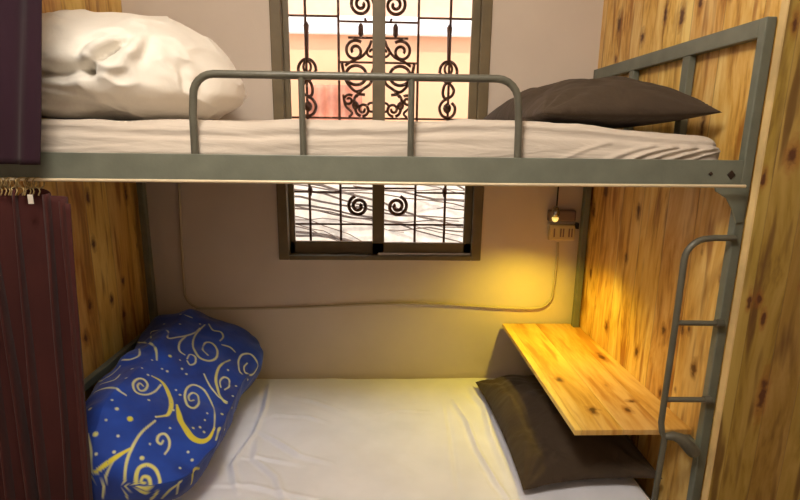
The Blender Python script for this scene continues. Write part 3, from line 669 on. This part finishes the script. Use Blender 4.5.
STROKES = [
(0.4, 0.0024, 0.0034, [(-0.762, 0.7964, 0.8082), (-0.7688, 0.7086, 0.8011), (-0.7575, 0.6379, 0.7866), (-0.7132, 0.5667, 0.7667), (-0.6738, 0.5606, 0.7493), (-0.655, 0.5973, 0.7443), (-0.6693, 0.6589, 0.7515), (-0.6971, 0.6838, 0.7706), (-0.7209, 0.6689, 0.777), (-0.7129, 0.6202, 0.7684), (-0.6828, 0.5897, 0.7597)]),
(0.3, 0.002, 0.003, [(-0.7883, 0.6664, 0.8128), (-0.7901, 0.5963, 0.8127), (-0.7798, 0.5582, 0.7956), (-0.7557, 0.5476, 0.7804)]),
(0.3, 0.002, 0.0026, [(-0.7415, 0.5321, 0.7709), (-0.7417, 0.5623, 0.7755), (-0.7205, 0.5573, 0.7676), (-0.7111, 0.5285, 0.756), (-0.7241, 0.5104, 0.7563), (-0.7382, 0.5224, 0.7671)]),
(0.3, 0.0024, 0.0034, [(-0.5442, 0.6331, 0.6309), (-0.567, 0.6075, 0.6789), (-0.5877, 0.6629, 0.6965), (-0.5865, 0.7147, 0.7052), (-0.5611, 0.7447, 0.6954), (-0.5321, 0.7262, 0.6762), (-0.5262, 0.7093, 0.6438), (-0.5351, 0.6634, 0.6389), (-0.5508, 0.628, 0.6653), (-0.5619, 0.6487, 0.6801), (-0.5584, 0.6854, 0.6806)]),
(0.6, 0.0024, 0.0045, [(-0.6166, 0.6477, 0.7125), (-0.6326, 0.5713, 0.7223), (-0.6281, 0.5046, 0.7045), (-0.6064, 0.4548, 0.6808), (-0.571, 0.415, 0.6537), (-0.5483, 0.421, 0.626)]),
(0.3, 0.002, 0.003, [(-0.6024, 0.4753, 0.6814), (-0.6132, 0.5027, 0.6921), (-0.6094, 0.5396, 0.6902), (-0.5918, 0.5446, 0.6758), (-0.5808, 0.5059, 0.6687), (-0.588, 0.475, 0.6717)]),
(0.4, 0.0024, 0.003, [(-0.7939, 0.2861, 0.7856), (-0.8052, 0.2896, 0.7941), (-0.8041, 0.2702, 0.7939), (-0.7919, 0.2586, 0.7842), (-0.7833, 0.2728, 0.778), (-0.7881, 0.3046, 0.7804), (-0.8044, 0.3168, 0.7934), (-0.8177, 0.3041, 0.8028), (-0.8176, 0.2707, 0.8038), (-0.8027, 0.2449, 0.7929), (-0.7854, 0.2436, 0.7793), (-0.7692, 0.2625, 0.7675), (-0.7619, 0.2982, 0.7601), (-0.761, 0.3404, 0.7617)]),
(0.9, 0.0016, 0.0065, [(-0.7951, 0.3553, 0.7875), (-0.7633, 0.3562, 0.7642), (-0.7298, 0.3254, 0.7349), (-0.7005, 0.2699, 0.7207), (-0.6935, 0.2196, 0.7163), (-0.7119, 0.1904, 0.7281)]),
(0.4, 0.0022, 0.003, [(-0.6535, 0.3445, 0.7012), (-0.6613, 0.3293, 0.7067), (-0.6755, 0.3571, 0.7098), (-0.6702, 0.3807, 0.7094), (-0.6538, 0.3834, 0.6954), (-0.636, 0.3397, 0.6915), (-0.6391, 0.3028, 0.6942), (-0.6614, 0.3036, 0.7059), (-0.6861, 0.3493, 0.7141), (-0.6911, 0.3872, 0.7248), (-0.6792, 0.4198, 0.7204), (-0.6449, 0.4202, 0.6993), (-0.6099, 0.3866, 0.6698), (-0.5764, 0.3187, 0.6541), (-0.562, 0.2616, 0.6355)]),
(1, 0.0014, 0.0105, [(-0.5635, 0.271, 0.6372), (-0.565, 0.2177, 0.6323), (-0.5832, 0.1895, 0.6405), (-0.6126, 0.1875, 0.6637), (-0.6465, 0.2152, 0.6898), (-0.673, 0.2571, 0.7059), (-0.689, 0.2865, 0.7157)]),
(0.4, 0.002, 0.0035, [(-0.6525, 0.091, 0.6621), (-0.6491, 0.113, 0.6677), (-0.6553, 0.134, 0.6815), (-0.6725, 0.146, 0.6948), (-0.6844, 0.1343, 0.6982), (-0.6827, 0.1147, 0.6916), (-0.6714, 0.1116, 0.6826), (-0.6687, 0.1232, 0.686)]),
(0.7, 0.0026, 0.0045, [(-0.6764, 0.0046, 0.6271), (-0.6862, 0.0046, 0.6312), (-0.6831, 0.0126, 0.6422), (-0.669, 0.0154, 0.636), (-0.6609, 0.0014, 0.6202), (-0.6784, 0.0027, 0.597), (-0.695, 0.0006, 0.6147), (-0.7009, 0.007, 0.6426), (-0.6972, 0.023, 0.6635), (-0.6794, 0.0391, 0.6624), (-0.6577, 0.0386, 0.6452), (-0.639, 0.0168, 0.6214), (-0.6501, 0.009, 0.5877), (-0.6667, 0.0115, 0.5687)]),
(0.5, 0.0022, 0.0034, [(-0.711, 0.1729, 0.7244), (-0.7256, 0.1147, 0.7219), (-0.7308, 0.0724, 0.709), (-0.7312, 0.0276, 0.6869), (-0.7304, 0.0023, 0.64), (-0.7309, 0.0043, 0.578)]),
(1, 0.002, 0.006, [(-0.7304, 0.0633, 0.7045), (-0.7602, 0.0246, 0.6983), (-0.7927, 0.0073, 0.6785), (-0.8225, 0.002, 0.6569)]),
(0.4, 0.002, 0.003, [(-0.7637, 0.0192, 0.6931), (-0.7816, 0.0022, 0.6537), (-0.7944, 0.0009, 0.6027), (-0.7989, 0.0026, 0.5803)]),
(0.2, 0.002, 0.0036, [(-0.9397, 0.2562, 0.7776), (-0.8946, 0.2483, 0.7987), (-0.8361, 0.211, 0.8124), (-0.8093, 0.204, 0.7965)]),
(0.3, 0.0015, 0.003, [(-0.943, 0.2998, 0.7836), (-0.8907, 0.2921, 0.8048), (-0.892, 0.3342, 0.8043)]),
(0.3, 0.002, 0.003, [(-0.9334, 0.4332, 0.8119), (-0.8966, 0.4256, 0.8184), (-0.8811, 0.4538, 0.8212), (-0.9191, 0.534, 0.8114)]),
(0.4, 0.002, 0.0036, [(-1.013, 0.7095, 0.7639), (-0.8809, 0.543, 0.8303), (-0.8378, 0.4939, 0.8239), (-0.8179, 0.4501, 0.8038)]),
(0.2, 0.002, 0.003, [(-0.9096, 0.6166, 0.8213), (-0.9458, 0.6974, 0.8145), (-0.848, 0.6307, 0.8442), (-0.8299, 0.5844, 0.8344), (-0.8023, 0.6297, 0.8209), (-0.7775, 0.6976, 0.8073), (-0.77, 0.7603, 0.8075)]),
(0.3, 0.002, 0.003, [(-0.8631, 0.7945, 0.8562), (-0.8212, 0.8146, 0.8344)]),
(0.6, 0.002, 0.004, [(-0.5408, 0.2144, 0.6283), (-0.5482, 0.2725, 0.6331), (-0.5556, 0.3493, 0.5823)]),
(0.8, 0.0024, 0.004, [(-0.5749, 0.0754, 0.5694), (-0.5583, 0.0641, 0.6256), (-0.5562, 0.0978, 0.6054)]),
(0.5, 0.002, 0.0034, [(-0.5859, 0.031, 0.61), (-0.6141, 0.0197, 0.5922), (-0.6404, 0.0215, 0.563)]),
(0.3, 0.0018, 0.0028, [(-0.6668, 0.4905, 0.728), (-0.6323, 0.4479, 0.7008), (-0.5992, 0.4295, 0.6701), (-0.5637, 0.419, 0.6515)]),
(0.3, 0.0018, 0.0028, [(-0.8517, 0.0585, 0.7519), (-0.8274, 0.0234, 0.7166), (-0.8198, 0.0033, 0.6663)]),
(0.4, 0.0018, 0.0028, [(-0.7488, 0.808, 0.8074), (-0.7195, 0.7681, 0.7954), (-0.687, 0.7702, 0.7855), (-0.6707, 0.7474, 0.7728), (-0.6754, 0.7181, 0.7669)]),
(0.3, 0.0018, 0.0028, [(-0.6118, 0.7072, 0.7212), (-0.6349, 0.7159, 0.7391), (-0.6631, 0.7027, 0.7555)]),
(0.3, 0.0018, 0.0026, [(-0.6045, 0.0394, 0.5632), (-0.5918, 0.0276, 0.6059), (-0.5836, 0.0319, 0.6133)]),
(0.5, 0.002, 0.003, [(-0.9288, 0.4073, 0.8008), (-0.937, 0.3408, 0.7923), (-0.9921, 0.373, 0.7567)])]
DOTS = [(1, 0.0072, (-0.7675, 0.1343, 0.755)), (0.6, 0.0063, (-0.8302, 0.0569, 0.7528)), (0.3, 0.0045, (-0.8075, 0.1411, 0.785)), (0.3, 0.0045, (-0.8832, 0.1336, 0.7899)), (0.6, 0.0054, (-0.7878, 0.4924, 0.8004)), (0.4, 0.0036, (-0.701, 0.3462, 0.7205)), (0.3, 0.0036, (-0.6895, 0.2572, 0.7132)), (0.3, 0.0036, (-0.7564, 0.238, 0.7607)), (0.3, 0.0027, (-0.7146, 0.1881, 0.7294)), (0.5, 0.0054, (-0.6982, 0.0461, 0.6801)), (0.3, 0.0036, (-0.769, 0.0331, 0.7094)), (0.3, 0.0036, (-0.7707, 0.42, 0.7741)), (0.2, 0.00315, (-0.7879, 0.4191, 0.7839)), (0.2, 0.0036, (-0.7375, 0.4681, 0.7602)), (0.2, 0.0036, (-0.7185, 0.457, 0.7447)), (0.4, 0.0036, (-0.5858, 0.2356, 0.6446)), (0.3, 0.0027, (-0.5981, 0.2829, 0.6603)), (0.5, 0.0036, (-0.6154, 0.2242, 0.6667)), (0.4, 0.0036, (-0.6005, 0.2429, 0.6579)), (0.3, 0.0027, (-0.5993, 0.3123, 0.6687)), (0.4, 0.0045, (-0.5608, 0.3469, 0.6451)), (0.2, 0.0036, (-0.5563, 0.4642, 0.651)), (0.2, 0.0036, (-0.8632, 0.3602, 0.8124)), (0.2, 0.0036, (-0.8053, 0.3491, 0.7951)), (0.2, 0.00315, (-0.8463, 0.2841, 0.8158)), (0.3, 0.0036, (-0.5634, 0.5331, 0.6562)), (0.2, 0.0027, (-0.7571, 0.5038, 0.779)), (0.2, 0.0027, (-0.7187, 0.3587, 0.7323)), (0.2, 0.0027, (-0.8295, 0.4385, 0.8092)), (0.2, 0.0027, (-0.8325, 0.3675, 0.8118)), (0.2, 0.0036, (-0.6051, 0.5793, 0.7013)), (0.2, 0.00315, (-0.7817, 0.7951, 0.8123)), (0.2, 0.00315, (-0.8343, 0.7168, 0.842)), (0.2, 0.0027, (-0.9006, 0.7191, 0.8411)), (0.3, 0.0036, (-0.5831, 0.1157, 0.6236)), (0.3, 0.00315, (-0.604, 0.075, 0.6251)), (0.2, 0.0027, (-0.6667, 0.172, 0.6994)), (0.2, 0.0027, (-0.8196, 0.0996, 0.7721)), (0.2, 0.00315, (-0.7761, 0.075, 0.7342)), (0.2, 0.0027, (-0.6954, 0.0948, 0.6939)), (0.3, 0.00315, (-0.8131, 0.021, 0.7117)), (0.2, 0.00315, (-0.5999, 0.1315, 0.6409)), (0.2, 0.0027, (-0.8311, 0.1628, 0.8027))]
# painted cloth print: each vertex carries its printed colour
P3 = Vb.reshape(-1, 3)
mask = np.zeros(len(P3)); tone = np.zeros(len(P3))
def paint(pts, w0, w1, tn):
    global mask, tone
    pts = np.array(pts); n = len(pts)
    lo, hi = pts.min(0)-.02, pts.max(0)+.02
    sel = np.where(((P3 >= lo) & (P3 <= hi)).all(1))[0]
    if not len(sel): return
    Q = P3[sel]; best = np.full(len(sel), -1e9); tb = np.zeros(len(sel))
    for i in range(n-1):
        a, b_ = pts[i], pts[i+1]; dv = b_-a
        t = np.clip(((Q-a)@dv)/(dv@dv+1e-12), 0, 1)
        dist = np.linalg.norm(Q-a-t[:, None]*dv, axis=1); g = (i+t)/(n-1)
        w = 1.15*w0+(1.15*w1-w0)*np.sin(PI*np.clip(g, .05, .95))
        sc = (w-dist)/.0018
        mm = sc > best; best = np.where(mm, sc, best)
    v = np.clip(best*.5+.5, 0, 1)
    up = v > mask[sel]; mask[sel] = np.where(up, v, mask[sel]); tone[sel] = np.where(up, tn, tone[sel])
for tn, w0, w1, pts in STROKES: paint(smooth_pts(pts), w0, w1, tn)
for tn, w, pt in DOTS: paint([pt, (pt[0]+.0005, pt[1], pt[2])], w, w, tn)
blue = grid_mesh('duvet', P3, Vb.shape[0], Vb.shape[1], None, wrap_v=True)
me = blue.data
# vertices at the ends were merged, so look colours up again by nearest original vertex
from mathutils.kdtree import KDTree
co = np.zeros(len(me.vertices)*3); me.vertices.foreach_get('co', co); co = co.reshape(-1, 3)
if len(co) == len(P3): mk, tn_ = mask, tone
else:
    kd = {}
    for i, p_ in enumerate(np.round(P3, 5)): kd.setdefault(tuple(p_), i)
    idx = np.array([kd.get(tuple(q_), 0) for q_ in np.round(co, 5)]); mk, tn_ = mask[idx], tone[idx]
ca = me.color_attributes.new('print', 'FLOAT_COLOR', 'POINT')
arr = np.stack([mk, tn_, np.zeros_like(mk), np.ones_like(mk)], -1).astype(np.float32)
ca.data.foreach_set('color', arr.ravel())
m, nt, b = newmat('blue_swirl_print'); L = nt.links.new
at_ = N(nt, 'ShaderNodeAttribute', attribute_name='print'); sp = N(nt, 'ShaderNodeSeparateColor'); L(at_.outputs['Color'], sp.inputs[0])
tc = N(nt, 'ShaderNodeTexCoord'); n1 = N(nt, 'ShaderNodeTexNoise', i_Scale=7.0, i_Detail=3.0); L(tc.outputs['Object'], n1.inputs['Vector'])
bl = ramp(nt, n1.outputs['Fac'], [(.3, lin('0a2878')), (.7, lin('1447b0'))])
yl = ramp(nt, sp.outputs[1], [(0, lin('dcdcc0')), (.5, lin('cfd08a')), (1, lin('d9cf3c'))])
mx = nt.nodes.new('ShaderNodeMix'); mx.data_type = 'RGBA'; L(sp.outputs[0], mx.inputs[0]); L(bl.outputs[0], mx.inputs[6]); L(yl.outputs[0], mx.inputs[7])
L(mx.outputs[2], b.inputs['Base Color']); b.inputs['Roughness'].default_value = .8; b.inputs['Sheen Weight'].default_value = .15
n2 = N(nt, 'ShaderNodeTexNoise', i_Scale=14.0, i_Detail=4.0); L(tc.outputs['Object'], n2.inputs['Vector'])
bp = N(nt, 'ShaderNodeBump', i_Strength=.2, i_Distance=.02); L(n2.outputs['Fac'], bp.inputs['Height']); L(bp.outputs[0], b.inputs['Normal'])
me.materials.clear(); me.materials.append(m)
tag(blue, 'rolled blue duvet printed with cream and yellow swirls on the lower bunk', 'duvet')

# ------------------------------------------------------------------ shelf
sh = thing('shelf', 'knotty pine shelf board jutting from the right wall over the brown pillow', 'shelf', (.97, .55, .717))
MB().prism([(.588, 1.006), (.905, 1.006), (.948, .985), (.966, .085), (.598, .085)], 2, .717, .735).build('shelf_board', M['pine_s'], sh, bevel=.0015)
MB().box((.952, .10, .672), (RX-.001, .96, .716)).build('wall_batten', M['pine_s'], sh) if False else None

# ------------------------------------------------------------------ wall cable
cp = [(-.905, 1.018, 1.75), (-.912, 1.018, 1.39), (-.922, 1.018, 1.12), (-.926, 1.018, .90)]
for i in range(1, 7):
    a = PI+i*PI/12; cp.append((-.846+.080*math.cos(a), 1.018, .887+.080*math.sin(a)))
cp += [(-.5, 1.018, .808), (-.1, 1.018, .826), (.1, 1.018, .832), (.3, 1.018, .828), (.55, 1.018, .812), (.70, 1.018, .806), (.752, 1.018, .808)]
for i in range(1, 7):
    a = -PI/2+i*PI/12; cp.append((.752+.075*math.cos(a), 1.018, .884+.075*math.sin(a)))
cp += [(.832, 1.018, .96), (.835, 1.018, 1.06), (.832, 1.018, 1.135)]
tag(MB().tube(smooth_pts(cp, 3).tolist(), .006, 8).build('wall_cable', M['cable']), 'thin painted cable looped along the plaster wall under the window', 'cable')

# ------------------------------------------------------------------ lamp and socket
lm = thing('reading_lamp', 'small mauve wall lamp with chrome head hanging cord, beside back right post', 'lamp', (.84, WY, 1.25))
MB().box((.772, .992, 1.238), (.900, WY-.001, 1.292)).build('housing', M['box'], lm, bevel=.008)
MB().lathe([(.010, 0), (.017, .014), (.019, .030), (.012, .048), (.005, .056)], (.795, .975, 1.258), 14).build('lamp_head', M['chrome'], lm)
MB().lathe([(.004, 0), (.012, .006), (.015, .016), (.014, .022)], (.795, .975, 1.240), 12).build('bulb', M['glow'], lm)
MB().tube([(.812, 1.015, 1.29), (.812, 1.015, 1.38), (.813, 1.015, 1.50), (.815, 1.015, 1.62)], .0035, 8).build('cord', M['black'], lm)
so_ = thing('power_socket', 'cream plastic socket strip just below the mauve wall lamp', 'socket', (.85, WY, 1.18))
MB().box((.782, 1.000, 1.148), (.905, WY-.001, 1.222)).build('housing', M['cream'], so_, bevel=.006)
for x in (.805, .835, .848, .875, .888): MB().box((x-.003, .9975, 1.165), (x+.003, 1.001, 1.205)).build('slot', M['box'], so_)
MB().box((.905, .990, 1.205), (.915, 1.015, 1.232)).box((.900, .985, 1.212), (.905, 1.01, 1.226)).build('clamp', M['black'], so_)

# ------------------------------------------------------------------ curtains
def curtain(name, x0, x1, y, z0, z1, m, folds, amp, label, topdrop=None, edge=0, nx=260, nz=60, thick=.0025):
    us = np.linspace(0, 1, nx); vs = np.linspace(0, 1, nz)
    U_, V_ = np.meshgrid(us, vs, indexing='ij')
    x = x0+(x1-x0)*U_+edge*(1-V_)*U_
    ph = U_*folds*2*PI+.8*np.sin(V_*1.9+U_*11)+.5*np.sin(U_*23-V_*1.1)
    yy = y-amp*(.5+.5*np.sin(ph+.6*np.sin(ph)))*(.55+.45*(1-V_))-.010*fbm(U_*6, V_*2, 1.1, 2)
    x = x+.28*amp*np.cos(ph)*np.clip((1-U_)/.05, 0, 1)
    zt = z1-(topdrop(U_) if topdrop else 0)
    z = z0+(zt-z0)*V_
    o = grid_mesh(name, np.stack([x, yy, z], -1).reshape(-1, 3), nx, nz, m)
    sd = o.modifiers.new('thick', 'SOLIDIFY'); sd.thickness = thick
    return o
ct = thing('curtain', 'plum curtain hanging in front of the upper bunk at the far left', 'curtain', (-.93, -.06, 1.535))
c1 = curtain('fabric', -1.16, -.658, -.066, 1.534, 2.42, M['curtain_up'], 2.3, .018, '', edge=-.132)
c1.parent = ct; c1.matrix_parent_inverse = Matrix.Translation(ct.location).inverted()
rt = tag(MB().tube([(-1.5, -.085, 2.43), (-1.09, -.085, 2.43), (1.5, -.085, 2.43)], .008, 8).build('curtain_rod', M['rod']), 'long steel curtain rod above the upper bunk', 'curtain rod') if False else None
for k in range(5):
    xx = -1.12+k*.08
    MB().tube([(xx+.014*math.cos(a), -.070, 2.43+.014*math.sin(a)) for a in [2*PI*i/14 for i in range(14)]], .002, 6, True).build('curtain_ring', M['rod'], ct)
tag(MB().tube([(-1.6, -.070, 2.432), (1.6, -.070, 2.432)], .007, 10).build('curtain_rod', M['rod']), 'steel rod high above the upper bunk carrying the plum curtain', 'curtain rod')

RY, RZ = -.030, 1.4955
tag(MB().tube([(-1.30, RY, RZ), (-.2, RY, RZ), (.3, RY, RZ-.001), (.928, RY, RZ+.001)], .0042, 10).build('curtain_rod', M['rod']), 'thin pale rod running just below the upper side rail', 'curtain rod')
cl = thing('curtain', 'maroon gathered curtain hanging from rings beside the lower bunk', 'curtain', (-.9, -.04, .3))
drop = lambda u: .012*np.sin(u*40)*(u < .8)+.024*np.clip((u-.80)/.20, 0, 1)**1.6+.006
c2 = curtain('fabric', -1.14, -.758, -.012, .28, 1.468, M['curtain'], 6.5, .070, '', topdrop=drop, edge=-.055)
c2.parent = cl; c2.matrix_parent_inverse = Matrix.Translation(cl.location).inverted()
r3 = random.Random(5)
for k in range(20):
    xx = -1.03+k*.0100+r3.random()*.008; tilt = (r3.random()-.5)*2.4
    R_ = .012
    pts = []
    for i in range(14):
        a = 2*PI*i/14; u_, w_ = R_*math.cos(a), R_*1.05*math.sin(a)
        pts.append((xx+u_*math.sin(tilt), RY+u_*math.cos(tilt), RZ-.008+w_))
    MB().tube(pts, .0017, 6, True).build('curtain_ring', M['ring'], cl)
    MB().tube([(xx, RY-.001, RZ-.020), (xx+.004, RY-.004, RZ-.028), (xx, RY-.006, RZ-.038)], .0018, 6).build('curtain_hook', M['ring'], cl)
MB().box((-.846, -.058, 1.440), (-.834, -.056, 1.462)).build('cloth_tag', M['white'], cl)

# ------------------------------------------------------------------ ceiling lamp of the room (lights the front)
cl_ = thing('ceiling_lamp', 'round frosted ceiling lamp in front of the bunk', 'lamp', (-.25, -.98, 2.9))
MB().lathe([(.16, -.03), (.17, -.02), (.17, -.001)], (-.25, -.98, 2.9), 32).build('lamp_base', M['white'], cl_)
MB().lathe([(.03, -.085), (.10, -.07), (.145, -.045), (.155, -.03)], (-.25, -.98, 2.9), 32).build('lamp_shade', M['glow2'], cl_)

def light(kind, name, loc, energy, color, **kw):
    d = bpy.data.lights.new(name, kind); d.energy = energy; d.color = color
    for k, v in kw.items(): setattr(d, k, v)
    o = bpy.data.objects.new(name, d); COL.objects.link(o); o.location = loc; return o
light('POINT', 'ceiling_light', (-.25, -.98, 2.70), 86, (1, .91, .80), shadow_soft_size=.22)
# warm reading lamp
o = light('SPOT', 'reading_light', (.700, .720, 1.20), 19.0, (1, .73, .05), shadow_soft_size=.02, spot_size=math.radians(150), spot_blend=1.0)
o.rotation_euler = (math.radians(0), math.radians(6), 0)
# sun over the roof on to the neighbour's wall
s = light('SUN', 'sun', (0, 0, 6), 4.0, (1, .94, .84), angle=math.radians(1))
s.rotation_euler = Vector((.18, .75, -1.25)).to_track_quat('-Z', 'Y').to_euler()
w = bpy.data.worlds.new('sky'); SC.world = w; w.use_nodes = True
nt = w.node_tree; bg = nt.nodes['Background']
bg.inputs[0].default_value = (.80, .88, 1.0, 1); bg.inputs[1].default_value = 3.2

# ------------------------------------------------------------------ camera
f, pi_, ya, ro, cx, cy, cz = 505.1933, .2161, .0364, .0129, .002, -1.2942, 1.6029
def basis():
    cyw, syw = math.cos(ya), math.sin(ya); cp_, sp_ = math.cos(pi_), math.sin(pi_); cr_, sr_ = math.cos(ro), math.sin(ro)
    ex = Vector((cyw, -syw, 0)); ey = Vector((syw, cyw, 0)); ez = Vector((0, 0, 1))
    fw = ey*cp_-ez*sp_; up = ey*sp_+ez*cp_
    r_ = ex*cr_+up*sr_; u_ = -ex*sr_+up*cr_
    return r_, u_, fw
r_, u_, fw = basis()
cam = bpy.data.cameras.new('camera'); co_ = bpy.data.objects.new('camera', cam); COL.objects.link(co_)
mt = Matrix((r_, u_, -fw)).transposed().to_4x4(); mt.translation = (cx, cy, cz); co_.matrix_world = mt
cam.sensor_width = 36; cam.lens = f/800*36; cam.clip_start = .02
SC.camera = co_
SC.view_settings.view_transform = 'Standard'; SC.view_settings.look = 'None'
SC.view_settings.gamma = 1; SC.view_settings.use_curve_mapping = False; SC.view_settings.exposure = 0.0
